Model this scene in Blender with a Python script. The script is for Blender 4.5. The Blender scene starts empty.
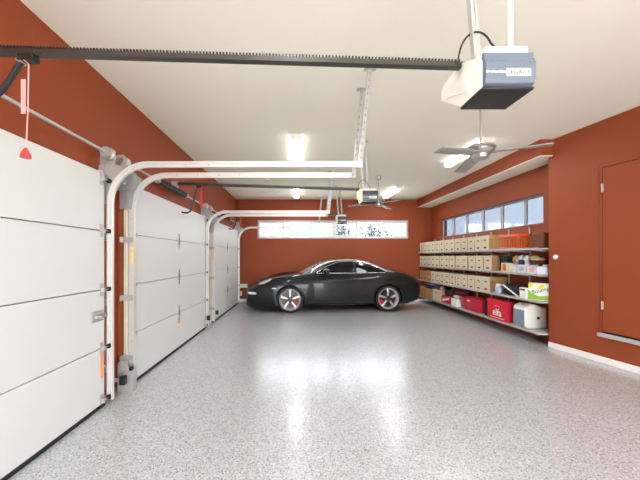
import bpy, bmesh, math, random
from mathutils import Vector, Matrix
random.seed(7)
PI = math.pi
scn = bpy.context.scene
col = scn.collection
CEIL = 3.28

# ------------------------------------------------------------------ materials
def srgb(r, g, b):
    f = lambda c: (c/255/12.92) if c/255 <= .04045 else ((c/255+.055)/1.055)**2.4
    return (f(r), f(g), f(b), 1)

def mat(name, c, rough=.5, metal=0, coat=0, emit=None, estr=0, spec=.5, noise=0, nscale=8, bump=0, bscale=60, alpha=1, trans=0):
    m = bpy.data.materials.new(name); m.use_nodes = True
    nt = m.node_tree; b = nt.nodes['Principled BSDF']
    b.inputs['Base Color'].default_value = c
    b.inputs['Roughness'].default_value = rough
    b.inputs['Metallic'].default_value = metal
    b.inputs['Coat Weight'].default_value = coat
    b.inputs['Coat Roughness'].default_value = .04
    b.inputs['Specular IOR Level'].default_value = spec
    b.inputs['Alpha'].default_value = alpha
    b.inputs['Transmission Weight'].default_value = trans
    if emit:
        b.inputs['Emission Color'].default_value = emit
        b.inputs['Emission Strength'].default_value = estr
    if noise or bump:
        tc = nt.nodes.new('ShaderNodeTexCoord')
        if noise:
            n = nt.nodes.new('ShaderNodeTexNoise'); n.inputs['Scale'].default_value = nscale; n.inputs['Detail'].default_value = 4
            nt.links.new(tc.outputs['Object'], n.inputs['Vector'])
            mx = nt.nodes.new('ShaderNodeMix'); mx.data_type = 'RGBA'
            mx.inputs['A'].default_value = tuple(c[i]*(1-noise) for i in range(3))+(1,)
            mx.inputs['B'].default_value = tuple(min(1, c[i]*(1+noise)) for i in range(3))+(1,)
            nt.links.new(n.outputs['Fac'], mx.inputs['Factor'])
            nt.links.new(mx.outputs['Result'], b.inputs['Base Color'])
        if bump:
            n2 = nt.nodes.new('ShaderNodeTexNoise'); n2.inputs['Scale'].default_value = bscale
            nt.links.new(tc.outputs['Object'], n2.inputs['Vector'])
            bp = nt.nodes.new('ShaderNodeBump'); bp.inputs['Strength'].default_value = bump; bp.inputs['Distance'].default_value = .01
            nt.links.new(n2.outputs['Fac'], bp.inputs['Height'])
            nt.links.new(bp.outputs['Normal'], b.inputs['Normal'])
    return m

M = {}
M['wall']    = mat('terracotta_paint', srgb(146, 69, 38), .55, spec=.25, noise=.04, nscale=3, bump=.08, bscale=180)
M['ceil']    = mat('cream_ceiling_paint', srgb(244, 240, 224), .9, noise=.02, nscale=2)
M['white']   = mat('white_paint', srgb(238, 236, 230), .45)
M['door']    = mat('white_steel_door', srgb(208, 209, 206), .45, noise=.015, nscale=1.5, bump=.04, bscale=220)
M['cream']   = mat('cream_timber', srgb(226, 216, 196), .6, noise=.08, nscale=12)
M['galv']    = mat('galvanised_steel', srgb(186, 184, 181), .42, metal=.4, noise=.12, nscale=40)
M['track']   = mat('pale_galvanised_track', srgb(228, 224, 219), .4, metal=.45, noise=.06, nscale=25)
M['steel']   = mat('brushed_nickel', srgb(188, 184, 180), .35, metal=.8)
M['blade']   = mat('silver_blade', srgb(165, 163, 160), .45, metal=.3)
M['black']   = mat('black_plastic', srgb(26, 26, 28), .45)
M['rubber']  = mat('black_rubber', srgb(24, 24, 25), .75)
M['chain']   = mat('dark_steel_rail', srgb(72, 68, 64), .4, metal=.5)
M['hinge']   = mat('dull_steel_hinge', srgb(140, 138, 136), .5, metal=.4)
M['slot']    = mat('slot_shadow_grey', srgb(150, 146, 142), .6)
M['tooth']   = mat('oiled_black_chain', srgb(35, 33, 31), .5, metal=.3)
M['red']     = mat('red_plastic', srgb(205, 52, 50), .45)
M['pink']    = mat('faded_red_cord', srgb(236, 160, 156), .6)
M['orange_st'] = mat('orange_sticker', srgb(236, 150, 95), .6)
M['yellow_st'] = mat('yellow_sticker', srgb(240, 214, 120), .6)
M['housing_w'] = mat('white_housing', srgb(240, 238, 232), .35)
M['lens']    = mat('white_lens', srgb(240, 236, 226), .35)
M['lens_warm'] = mat('lit_lens', srgb(250, 226, 180), .4, emit=srgb(255, 214, 150), estr=.6)
M['housing_b'] = mat('blue_grey_housing', srgb(98, 107, 122), .5)
M['housing_shade'] = mat('shaded_blue_housing', srgb(72, 76, 86), .4)  # darker copy of the blue-grey housing, shade put into the colour
M['shelf']   = mat('pale_grey_shelf', srgb(178, 175, 174), .45)
M['bracket'] = mat('platinum_bracket', srgb(190, 180, 178), .45, metal=.3)
M['boxw']    = mat('white_card', srgb(212, 198, 168), .8, noise=.03, nscale=9)
M['kraft']   = mat('kraft_card', srgb(186, 144, 92), .85, noise=.08, nscale=14)
M['boxmark'] = mat('box_print', srgb(58, 55, 50), .8)
M['orange']  = mat('orange_plastic', srgb(206, 92, 34), .5)
M['deepred'] = mat('red_fabric', srgb(208, 24, 46), .65, noise=.06, nscale=18)
M['crimson'] = mat('crimson_plastic', srgb(196, 20, 52), .4)
M['maroon']  = mat('maroon_fabric', srgb(104, 26, 44), .85, noise=.15, nscale=20)
M['darkbag'] = mat('black_fabric', srgb(34, 34, 40), .85, noise=.2, nscale=30)
M['tote']    = mat('dark_green_plastic', srgb(22, 36, 32), .5)
M['applw']   = mat('appliance_white', srgb(236, 230, 220), .4)
M['applg']   = mat('appliance_grey', srgb(132, 144, 160), .45)
M['clear']   = mat('frosted_plastic', srgb(214, 216, 224), .3)
M['gold']    = mat('amber_plastic', srgb(226, 186, 104), .45)
M['blue']    = mat('blue_plastic', srgb(52, 86, 122), .4)
M['navy']    = mat('navy_plastic', srgb(34, 42, 58), .45)
M['silver']  = mat('silver_blue', srgb(168, 182, 202), .35, metal=.3)
M['paleyel'] = mat('pale_yellow_cloth', srgb(226, 212, 150), .85, noise=.1, nscale=30)
M['brown']   = mat('brown_wicker', srgb(110, 62, 40), .8, noise=.2, nscale=60)
M['beige']   = mat('beige_card', srgb(222, 200, 164), .8)
M['lime']    = mat('lime_print', srgb(150, 196, 62), .5)
M['yellow']  = mat('yellow_print', srgb(232, 220, 60), .5)
M['inkblue'] = mat('dark_blue_print', srgb(66, 64, 112), .5)
M['whitefilm'] = mat('white_wrap', srgb(240, 240, 232), .3)
M['teal']    = mat('teal_plastic', srgb(70, 110, 110), .5)
M['greyfab'] = mat('grey_fabric', srgb(150, 142, 136), .85, noise=.15, nscale=25)
M['diffuser'] = mat('lit_diffuser', srgb(255, 255, 250), .4, emit=(.97, 1, .98, 1), estr=7)
M['fixture'] = mat('white_fixture', srgb(240, 238, 232), .4)
M['frame']   = mat('backlit_grey_frame', srgb(176, 173, 180), .45)  # grey holds the backlit shade of the pale frames
M['ground']  = mat('outdoor_paving', srgb(200, 198, 190), .9, noise=.1, nscale=2)
M['leaf']    = mat('pale_leaves', srgb(54, 63, 64), .7, noise=.25, nscale=4)
M['bark']    = mat('tree_bark', srgb(150, 140, 130), .9)
M['tank']    = mat('grey_tank', srgb(58, 65, 74), .7)
# car
M['paint']   = mat('dark_grey_metallic_paint', srgb(27, 31, 32), .32, metal=.15, coat=.38, spec=.2)
M['glass_car'] = mat('tinted_car_glass', srgb(14, 16, 18), .1, spec=.3)
M['screen_car'] = mat('windscreen_pale_reflection', srgb(150, 160, 164), .1, coat=.3, spec=.5)  # pale base colour paints in the bright ceiling reflection
M['chrome']  = mat('bright_window_trim', srgb(210, 210, 210), .2, metal=.9)
M['rim']     = mat('machined_alloy', srgb(200, 197, 194), .3, metal=.6)
M['rimdark'] = mat('black_wheel_paint', srgb(22, 22, 24), .35, coat=.3)
M['tyre']    = mat('tyre_rubber', srgb(26, 26, 27), .8)
M['caliper'] = mat('red_caliper', srgb(190, 24, 34), .4)
M['disc']    = mat('brake_disc', srgb(60, 58, 57), .4, metal=.8)
M['headl']   = mat('headlamp_lens', srgb(196, 208, 216), .08, coat=1.0, metal=.3)
M['drl']     = mat('front_lamp_lens', srgb(236, 236, 232), .15, coat=.6)
M['tail']    = mat('red_tail_lens', srgb(150, 16, 26), .15, coat=.6)
M['gap']     = mat('shut_line', srgb(8, 8, 9), .8)
M['trimdark'] = mat('matt_black_trim', srgb(15, 15, 16), .6)

def glass_mat(nm='window_glass', tint=(.93, .96, .98, 1)):
    m = bpy.data.materials.new(nm); m.use_nodes = True
    nt = m.node_tree; nt.nodes.clear()
    out = nt.nodes.new('ShaderNodeOutputMaterial')
    t = nt.nodes.new('ShaderNodeBsdfTransparent'); t.inputs['Color'].default_value = tint
    g = nt.nodes.new('ShaderNodeBsdfGlossy'); g.inputs['Roughness'].default_value = .03
    lw = nt.nodes.new('ShaderNodeLayerWeight'); pw = nt.nodes.new('ShaderNodeMath'); pw.operation = 'POWER'; pw.inputs[1].default_value = 4
    f = nt.nodes.new('ShaderNodeMath'); f.operation = 'MULTIPLY_ADD'; f.inputs[1].default_value = .8; f.inputs[2].default_value = .04
    nt.links.new(lw.outputs['Facing'], pw.inputs[0]); nt.links.new(pw.outputs[0], f.inputs[0])
    mx = nt.nodes.new('ShaderNodeMixShader')
    nt.links.new(f.outputs[0], mx.inputs[0]); nt.links.new(t.outputs[0], mx.inputs[1]); nt.links.new(g.outputs[0], mx.inputs[2])
    nt.links.new(mx.outputs[0], out.inputs[0])
    return m
M['glass'] = glass_mat()
M['glass_tint'] = glass_mat('tinted_blue_glass', (.222, .241, .262, 1))

def floor_mat():
    m = bpy.data.materials.new('flake_epoxy_floor'); m.use_nodes = True
    nt = m.node_tree; b = nt.nodes['Principled BSDF']
    tc = nt.nodes.new('ShaderNodeTexCoord')
    v = nt.nodes.new('ShaderNodeTexVoronoi'); v.inputs['Scale'].default_value = 120
    nt.links.new(tc.outputs['Object'], v.inputs['Vector'])
    sep = nt.nodes.new('ShaderNodeSeparateColor'); nt.links.new(v.outputs['Color'], sep.inputs[0])
    r = nt.nodes.new('ShaderNodeValToRGB'); r.color_ramp.interpolation = 'CONSTANT'
    e = r.color_ramp.elements
    e[0].position = 0; e[0].color = srgb(136, 137, 138)
    e[1].position = .13; e[1].color = srgb(174, 178, 182)
    for p, c in ((.36, srgb(188, 192, 196)), (.62, srgb(198, 202, 206)), (.82, srgb(178, 173, 166)), (.92, srgb(212, 214, 216))):
        x = e.new(p); x.color = c
    nt.links.new(sep.outputs[0], r.inputs[0])
    n = nt.nodes.new('ShaderNodeTexNoise'); n.inputs['Scale'].default_value = 1.2; n.inputs['Detail'].default_value = 3
    nt.links.new(tc.outputs['Object'], n.inputs['Vector'])
    mr = nt.nodes.new('ShaderNodeMapRange'); mr.inputs['To Min'].default_value = .3; mr.inputs['To Max'].default_value = .4
    nt.links.new(n.outputs['Fac'], mr.inputs['Value']); nt.links.new(mr.outputs[0], b.inputs['Roughness'])
    nt.links.new(r.outputs[0], b.inputs['Base Color'])
    b.inputs['Coat Weight'].default_value = .85; b.inputs['Coat Roughness'].default_value = .21
    n3 = nt.nodes.new('ShaderNodeTexNoise'); n3.inputs['Scale'].default_value = 22
    nt.links.new(tc.outputs['Object'], n3.inputs['Vector'])
    bp = nt.nodes.new('ShaderNodeBump'); bp.inputs['Strength'].default_value = .12; bp.inputs['Distance'].default_value = .01
    nt.links.new(n3.outputs['Fac'], bp.inputs['Height']); nt.links.new(bp.outputs['Normal'], b.inputs['Normal'])
    nt.links.new(bp.outputs['Normal'], b.inputs['Coat Normal'])
    return m
M['floor'] = floor_mat()

# ------------------------------------------------------------------ mesh builder
class MB:
    def __init__(s): s.v = []; s.f = []; s.m = []; s.mats = []
    def mi(s, m):
        m = M[m] if isinstance(m, str) else m
        if m not in s.mats: s.mats.append(m)
        return s.mats.index(m)
    def add(s, vs, fs, m):
        o = len(s.v); k = s.mi(m)
        s.v += [Vector(p) for p in vs]
        for f in fs: s.f.append([o+i for i in f]); s.m.append(k)
        return s
    def box(s, x0, x1, y0, y1, z0, z1, m, faces=None):
        x0, x1 = sorted((x0, x1)); y0, y1 = sorted((y0, y1)); z0, z1 = sorted((z0, z1))
        vs = [(x0,y0,z0),(x1,y0,z0),(x1,y1,z0),(x0,y1,z0),(x0,y0,z1),(x1,y0,z1),(x1,y1,z1),(x0,y1,z1)]
        return s.add(vs, [(0,3,2,1),(4,5,6,7),(0,1,5,4),(1,2,6,5),(2,3,7,6),(3,0,4,7)], m)
    def prism(s, poly, axis, a, b, m):
        """poly: list of 2D points; axis 'x': (y,z), 'y': (x,z), 'z': (x,y)"""
        def p3(p, t):
            return {'x': (t,p[0],p[1]), 'y': (p[0],t,p[1]), 'z': (p[0],p[1],t)}[axis]
        n = len(poly)
        vs = [p3(p, a) for p in poly]+[p3(p, b) for p in poly]
        fs = [list(range(n))[::-1], list(range(n, 2*n))]+[(i, (i+1) % n, n+(i+1) % n, n+i) for i in range(n)]
        return s.add(vs, fs, m)
    def tube(s, path, r, m, n=10, cap=True, sq=None):
        path = [Vector(p) for p in path]; k = len(path)
        rs = r if isinstance(r, (list, tuple)) else [r]*k
        vs = []; fs = []; up = None
        for i, p in enumerate(path):
            t = (path[min(i+1, k-1)]-path[max(i-1, 0)]).normalized()
            if up is None:
                up = Vector((0,0,1)) if abs(t.z) < .9 else Vector((1,0,0))
            a = (up-t*up.dot(t)).normalized(); b = t.cross(a); up = a
            for j in range(n):
                th = 2*PI*j/n + (PI/n if n == 4 else 0)
                vs.append(p+(a*math.cos(th)+b*math.sin(th))*rs[i])
        for i in range(k-1):
            for j in range(n):
                fs.append((i*n+j, i*n+(j+1) % n, (i+1)*n+(j+1) % n, (i+1)*n+j))
        if cap: fs += [list(range(n))[::-1], list(range((k-1)*n, k*n))]
        return s.add(vs, fs, m)
    def bar(s, p0, p1, w, h, m, up=(0,0,1)):
        p0 = Vector(p0); p1 = Vector(p1); t = (p1-p0).normalized(); u = Vector(up)
        a = t.cross(u).normalized(); b = a.cross(t).normalized()
        vs = []
        for p in (p0, p1):
            for (i, j) in ((-1,-1),(1,-1),(1,1),(-1,1)): vs.append(p+a*(i*w/2)+b*(j*h/2))
        return s.add(vs, [(3,2,1,0),(4,5,6,7),(0,1,5,4),(1,2,6,5),(2,3,7,6),(3,0,4,7)], m)
    def lathe(s, prof, c, m, n=24, axis='z', cap=True):
        """prof: (r, t) list along axis from point c"""
        c = Vector(c); vs = []; fs = []
        def p3(r, t, th):
            u, w = r*math.cos(th), r*math.sin(th)
            return c+Vector({'z': (u,w,t), 'y': (u,t,-w), 'x': (t,u,w)}[axis])
        k = len(prof)
        for (r, t) in prof:
            for j in range(n): vs.append(p3(max(r, 1e-5), t, 2*PI*j/n))
        for i in range(k-1):
            for j in range(n): fs.append((i*n+j, i*n+(j+1) % n, (i+1)*n+(j+1) % n, (i+1)*n+j))
        if cap: fs += [list(range(n))[::-1], list(range((k-1)*n, k*n))]
        return s.add(vs, fs, m)
    def ell(s, c, r, m, nu=16, nv=10, p=1.0):
        c = Vector(c); vs = []; fs = []
        sg = lambda x: math.copysign(abs(x)**p, x)
        for i in range(nv+1):
            ph = -PI/2+PI*i/nv
            for j in range(nu):
                th = 2*PI*j/nu
                vs.append(c+Vector((r[0]*sg(math.cos(ph))*sg(math.cos(th)), r[1]*sg(math.cos(ph))*sg(math.sin(th)), r[2]*sg(math.sin(ph)))))
        for i in range(nv):
            for j in range(nu): fs.append((i*nu+j, i*nu+(j+1) % nu, (i+1)*nu+(j+1) % nu, (i+1)*nu+j))
        return s.add(vs, fs, m)
    def grid(s, rows, m, flip=False):
        n = len(rows[0]); vs = [p for r in rows for p in r]; fs = []
        for i in range(len(rows)-1):
            for j in range(n-1):
                q = (i*n+j, i*n+j+1, (i+1)*n+j+1, (i+1)*n+j)
                fs.append(q[::-1] if flip else q)
        return s.add(vs, fs, m)
    def build(s, name, parent=None, bevel=0, seg=2, loc=None, rot=None, smooth=True, ang=35, weld=True):
        me = bpy.data.meshes.new(name)
        me.from_pydata([tuple(v) for v in s.v], [], s.f)
        for m in s.mats: me.materials.append(m)
        for p, k in zip(me.polygons, s.m): p.material_index = k
        if weld:
            bm = bmesh.new(); bm.from_mesh(me)
            bmesh.ops.remove_doubles(bm, verts=bm.verts, dist=2e-5)
            bmesh.ops.recalc_face_normals(bm, faces=bm.faces)
            bm.to_mesh(me); bm.free()
        if smooth:
            for p in me.polygons: p.use_smooth = True
            me.set_sharp_from_angle(angle=math.radians(ang))
        o = bpy.data.objects.new(name, me); col.objects.link(o)
        if parent: o.parent = parent
        if loc: o.location = loc
        if rot: o.rotation_euler = rot
        if bevel:
            b = o.modifiers.new('bevel', 'BEVEL'); b.width = bevel; b.segments = seg; b.limit_method = 'ANGLE'; b.angle_limit = math.radians(40)
        return o

def tag(o, label=None, cat=None, group=None, kind=None):
    if label: o['label'] = label
    if cat: o['category'] = cat
    if group: o['group'] = group
    if kind: o['kind'] = kind
    return o
def empty(name, loc=(0,0,0), rz=0):
    o = bpy.data.objects.new(name, None); col.objects.link(o); o.empty_display_size = .1
    o.location = loc; o.rotation_euler = (0,0,rz); return o
def copy_tree(o, parent=None):
    c = o.copy(); col.objects.link(c)
    if parent: c.parent = parent
    for ch in list(o.children): copy_tree(ch, c)
    return c
def struct(o): o['kind'] = 'structure'; return o
def text(name, body, size, m, parent, loc, rot, depth=.001, shear=0, align='CENTER', bold=0):
    cu = bpy.data.curves.new(name, 'FONT'); cu.body = body; cu.size = size; cu.extrude = depth; cu.offset = bold
    cu.align_x = align; cu.align_y = 'CENTER'; cu.shear = shear
    t = bpy.data.objects.new(name, cu); col.objects.link(t)
    bpy.context.view_layer.update()
    me = bpy.data.meshes.new_from_object(t.evaluated_get(bpy.context.evaluated_depsgraph_get()))
    bpy.data.objects.remove(t); bpy.data.curves.remove(cu)
    me.materials.clear(); me.materials.append(M[m])
    o = bpy.data.objects.new(name, me); col.objects.link(o); o.parent = parent; o.location = loc; o.rotation_euler = rot
    return o
# ------------------------------------------------------------------ room shell
XL, XR, YB, YF = -2.01, 4.25, 9.65, -2.6
YN = 4.78                                   # where the right wall steps out in front of the shelves
nibx = lambda y: 4.778-.167*y
struct(MB().prism([(-2.4, YF-.3), (5.9, YF-.3), (5.9, YB+.3), (-2.4, YB+.3)], 'z', -.2, 0, 'floor').build('floor'))
struct(MB().prism([(-2.4, YF-.3), (5.9, YF-.3), (5.6, 4.6), (XR+.25, YN), (XR+.25, YB+.25), (-2.4, YB+.25)], 'z', CEIL, CEIL+.2, 'ceil').build('ceiling'))
struct(MB().box(XL-.25, XL, YF, YB+.25, 0, CEIL, 'wall').build('wall_left'))
def holed(axis, t0, t1, a0, a1, h0, h1, b0, b1):
    m = MB(); L = [(a0, h0, 0, CEIL), (h1, a1, 0, CEIL), (h0, h1, 0, b0), (h0, h1, b1, CEIL)]
    for (p, q, z0, z1) in L:
        if axis == 'x': m.box(p, q, t0, t1, z0, z1, 'wall')
        else: m.box(t0, t1, p, q, z0, z1, 'wall')
    return m
BW = (-1.30, 3.48, 2.045, 2.585)
RW = (5.22, 9.12, 2.02, 2.56)
struct(holed('x', YB, YB+.25, XL, XR+.3, BW[0], BW[1], BW[2], BW[3]).build('wall_back'))
struct(holed('y', XR, XR+.25, YN, YB, RW[0], RW[1], RW[2], RW[3]).build('wall_right'))
struct(MB().prism([(nibx(YN), YN), (nibx(YF), YF), (5.6, YF), (5.6, 4.6), (XR+.25, YN), (XR, YN)], 'z', 0, CEIL, 'wall').build('wall_right_front'))
# rear of the room: unseen wall, wide opening added to let in daylight
m = MB()
m.box(XL, -1.0, YF-.2, YF, 0, CEIL, 'wall'); m.box(4.0, 5.6, YF-.2, YF, 0, CEIL, 'wall'); m.box(-1.0, 4.0, YF-.2, YF, 2.7, CEIL, 'wall')
struct(m.build('wall_front'))
# bulkhead over the shelves: terracotta face, cream underside
m = MB(); m.box(3.80, XR, 4.72, YB, 3.03, CEIL, 'wall'); m.box(3.80, XR, 4.72, YB, 3.02, 3.03, 'ceil')
struct(m.build('ceiling_bulkhead'))
# baseboards
d = Vector((.167, -1, 0)).normalized(); n = Vector((-d.y, d.x, 0))*-1
p0 = Vector((nibx(YN), YN)); p1 = Vector((nibx(YF), YF)); nn = Vector((-1, -.167)).normalized()*.016
struct(MB().prism([p0, p1, p1+nn, p0+nn], 'z', 0, .085, 'white').build('baseboard_right', bevel=.004))
struct(MB().box(XL, XR, YB-.016, YB, 0, .085, 'white').build('baseboard_back', bevel=.004))

# windows
def window(name, axis, t, a0, a1, z0, z1, panes, frame_w=.045, fm='white', rec=0, gm='glass'):
    """t: inner wall face; frame recessed slightly; panes: list of (a0,a1,casement?)"""
    root = struct(empty(name))
    def bx(mb, p, q, za, zb, d0, d1, mt):
        if axis == 'x': mb.box(p, q, t+d0, t+d1, za, zb, mt)
        else: mb.box(t+d0+rec, t+d1+rec, p, q, za, zb, fm if mt == 'white' else mt)
    fr = MB(); f0, f1 = (.02, .14) if axis == 'x' else (.055, .105)
    bx(fr, a0, a1, z0, z0+frame_w, f0, f1, 'white'); bx(fr, a0, a1, z1-frame_w, z1, f0, f1, 'white')
    bx(fr, a0, a0+frame_w, z0+frame_w, z1-frame_w, f0, f1, 'white'); bx(fr, a1-frame_w, a1, z0+frame_w, z1-frame_w, f0, f1, 'white')
    fr.build('window_frame', root, bevel=.004)
    if axis == 'x':
        st = MB(); w = .03
        st.box(a0-w, a1+w, t-.012, t+.02, z0-w, z0, 'frame'); st.box(a0-w, a1+w, t-.012, t+.02, z1, z1+w, 'frame')
        st.box(a0-w, a0, t-.012, t+.02, z0, z1, 'frame'); st.box(a1, a1+w, t-.012, t+.02, z0, z1, 'frame')
        st.build('window_surround', root, bevel=.004)
    else:
        st = MB(); st.box(t-.006, t+.09, a0+.002, a1-.002, z0+.001, z0+.012, 'frame'); st.build('window_sill', root, bevel=.003)
    for i, (p, q, c) in enumerate(panes):
        if i < len(panes)-1:
            mu = MB(); nx = panes[i+1][0]; bx(mu, q, nx, z0+frame_w, z1-frame_w, f0+.01, f1-.01, 'white'); mu.build('mullion', root, bevel=.003)
        if c:
            s = MB(); w = .035
            bx(s, p, q, z0+frame_w, z0+frame_w+w, .045, .10, 'white'); bx(s, p, q, z1-frame_w-w, z1-frame_w, .045, .10, 'white')
            bx(s, p, p+w, z0+frame_w+w, z1-frame_w-w, .045, .10, 'white'); bx(s, q-w, q, z0+frame_w+w, z1-frame_w-w, .045, .10, 'white')
            so = s.build('sash', root, bevel=.003)
            h = MB(); bx(h, (p+q)/2-.05, (p+q)/2+.05, z0+frame_w+.004, z0+frame_w+.022, .02, .045, 'steel'); h.build('latch', so)
        g = MB(); bx(g, p, q, z0+frame_w, z1-frame_w, .075, .081, gm); g.build('pane', root)
    return root
kx = lambda px: (px-299)*YB/300
window('window_1', 'x', YB, BW[0], BW[1], BW[2], BW[3], fm='frame', panes=
       [(kx(259.2), kx(283), 1), (kx(285), kx(308.5), 0), (kx(310.5), kx(333), 1), (kx(335), kx(356.5), 1), (kx(358.5), kx(382.5), 0), (kx(384.5), kx(407), 1)])
ky = lambda px: 4.33*300/(px-299)
window('window_2', 'y', XR, RW[0], RW[1], RW[2], RW[3],
       [(ky(543.5), ky(523.5), 0), (ky(521), ky(500.5), 0), (ky(498), ky(481.5), 0), (ky(479.5), ky(465.5), 0), (ky(463.5), ky(452.5), 0), (ky(450.5), ky(441), 0)], frame_w=.03, fm='frame', rec=.07, gm='glass_tint')

# access door in the right wall
root = struct(empty('door_4', (nibx(4.076), 4.076, 0), math.atan2(-1, .167)))
fr = MB(); Z0, Z1, W = .40, 2.665, .86
fr.box(0, .03, -.014, .05, Z0, Z1, 'wall'); fr.box(W+.03, W+.06, -.014, .05, Z0, Z1, 'wall'); fr.box(0, W+.06, -.014, .05, Z1-.03, Z1, 'wall')
fr.build('door_frame', root, bevel=.003)
gp = MB(); gp.box(.03, W+.03, -.003, .04, Z0, Z1-.03, 'gap'); gp.build('reveal', root)
pn = MB(); pn.box(.037, W+.022, -.020, .02, Z0+.03, Z1-.039, 'wall'); pn.build('door_panel', root, bevel=.003)
sl = MB(); sl.box(-.015, W+.075, -.045, .03, Z0-.045, Z0+.005, 'shelf'); tag(sl.build('threshold', root, bevel=.006), 'pale grey threshold under the terracotta door')
for z in (.78, 2.36):
    h = MB(); h.lathe([(.009, -.055), (.009, .055)], (.034, -.026, z), 'galv', 12); h.box(.02, .05, -.0225, -.0195, z-.05, z+.05, 'galv'); h.build('hinge', root)
h = MB(); h.lathe([(.018, 0), (.018, .02), (.03, .035), (.028, .055), (.012, .06)], (W-.05, -.02, 1.4), 'steel', 20, axis='y')
for v in h.v: v.y = -.02-(v.y+.02)
h.build('door_knob', root)

# ------------------------------------------------------------------ garage doors
DX = -1.87
DOORS = [(.24, 2.885), (3.36, 6.0), (6.52, 9.17)]
SEAMS = [0.012, .565, 1.12, 1.68, 2.24]
for i, (a, b) in enumerate(DOORS):
    root = struct(empty('door_%d' % (i+1), (DX, (a+b)/2, 0)))
    hw = (b-a)/2; mid = 0
    for k in range(4):
        p = MB(); p.box(-.05, 0, -hw, hw, SEAMS[k]+(.022 if k == 0 else .003), SEAMS[k+1]-.003, 'door'); p.build('door_section', root, bevel=.005)
    s = MB(); s.box(-.045, .004, -hw, hw, .002, SEAMS[0]+.024, 'rubber'); s.build('bottom_seal', root)
    for z in SEAMS[1:4]:
        h = MB(); h.box(0, .004, -.018, .018, z-.115, z+.115, 'hinge'); h.tube([(.008, -.02, z), (.008, .02, z)], .007, 'hinge', 8); h.box(.004, .012, -.012, .012, z-.05, z+.05, 'hinge'); h.build('centre_hinge', root, bevel=.001)
    for sd in (-1, 1):
        if i == 0 and sd < 0: continue
        for k, z in enumerate(SEAMS[:1]+SEAMS[1:]):
            zz = {0: .07, 4: 2.17}.get(k, z)
            h = MB(); y = sd*(hw-.045)
            h.box(0, .004, y-.025, y+.025, zz-.06, zz+.06, 'galv'); h.box(.004, .03, y-.012, y+.014, zz-.02, zz+.02, 'galv')
            h.build('side_hinge', root, bevel=.001)
            r = MB(); r.tube([(.02, y, zz), (.02, sd*(hw+.03), zz)], .005, 'steel', 8)
            r.lathe([(.008, -.012), (.021, -.012), (.023, 0), (.021, .012), (.008, .012)], (.02, sd*(hw+.035), zz), 'black', 16, axis='y'); r.build('roller', root)
    if i == 0:
        l = MB(); l.box(0, .006, hw-.18, hw-.02, .83, .93, 'galv'); l.box(.006, .03, hw-.15, hw+.0, .865, .895, 'steel'); l.tube([(.03, hw-.12, .88), (.06, hw-.12, .88)], .008, 'steel', 10)
        tag(l.build('slide_lock', root, bevel=.002), 'grey steel slide lock')
        l = MB(); l.box(0, .0012, hw-.055, hw-.012, .28, .54, 'orange_st'); tag(l.build('warning_label', root), 'orange warning sticker')
    else:
        l = MB(); l.box(0, .0012, -.05, .05, .40, .47, 'orange_st'); tag(l.build('warning_label', root), 'small orange warning sticker')
# cream timber jambs beside the doors
k = 1
for (a, b) in DOORS:
    for (y0, y1) in ((a-.032, a-.006), (b+.006, b+.032)):
        if y0 < .5: continue
        struct(MB().box(XL, -1.945, y0, y1, 0, 2.27, 'wall').box(-1.945, -1.905, y0, y1, 0, 2.27, 'cream').build('trim_%d' % k, bevel=.003)); k += 1
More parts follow.
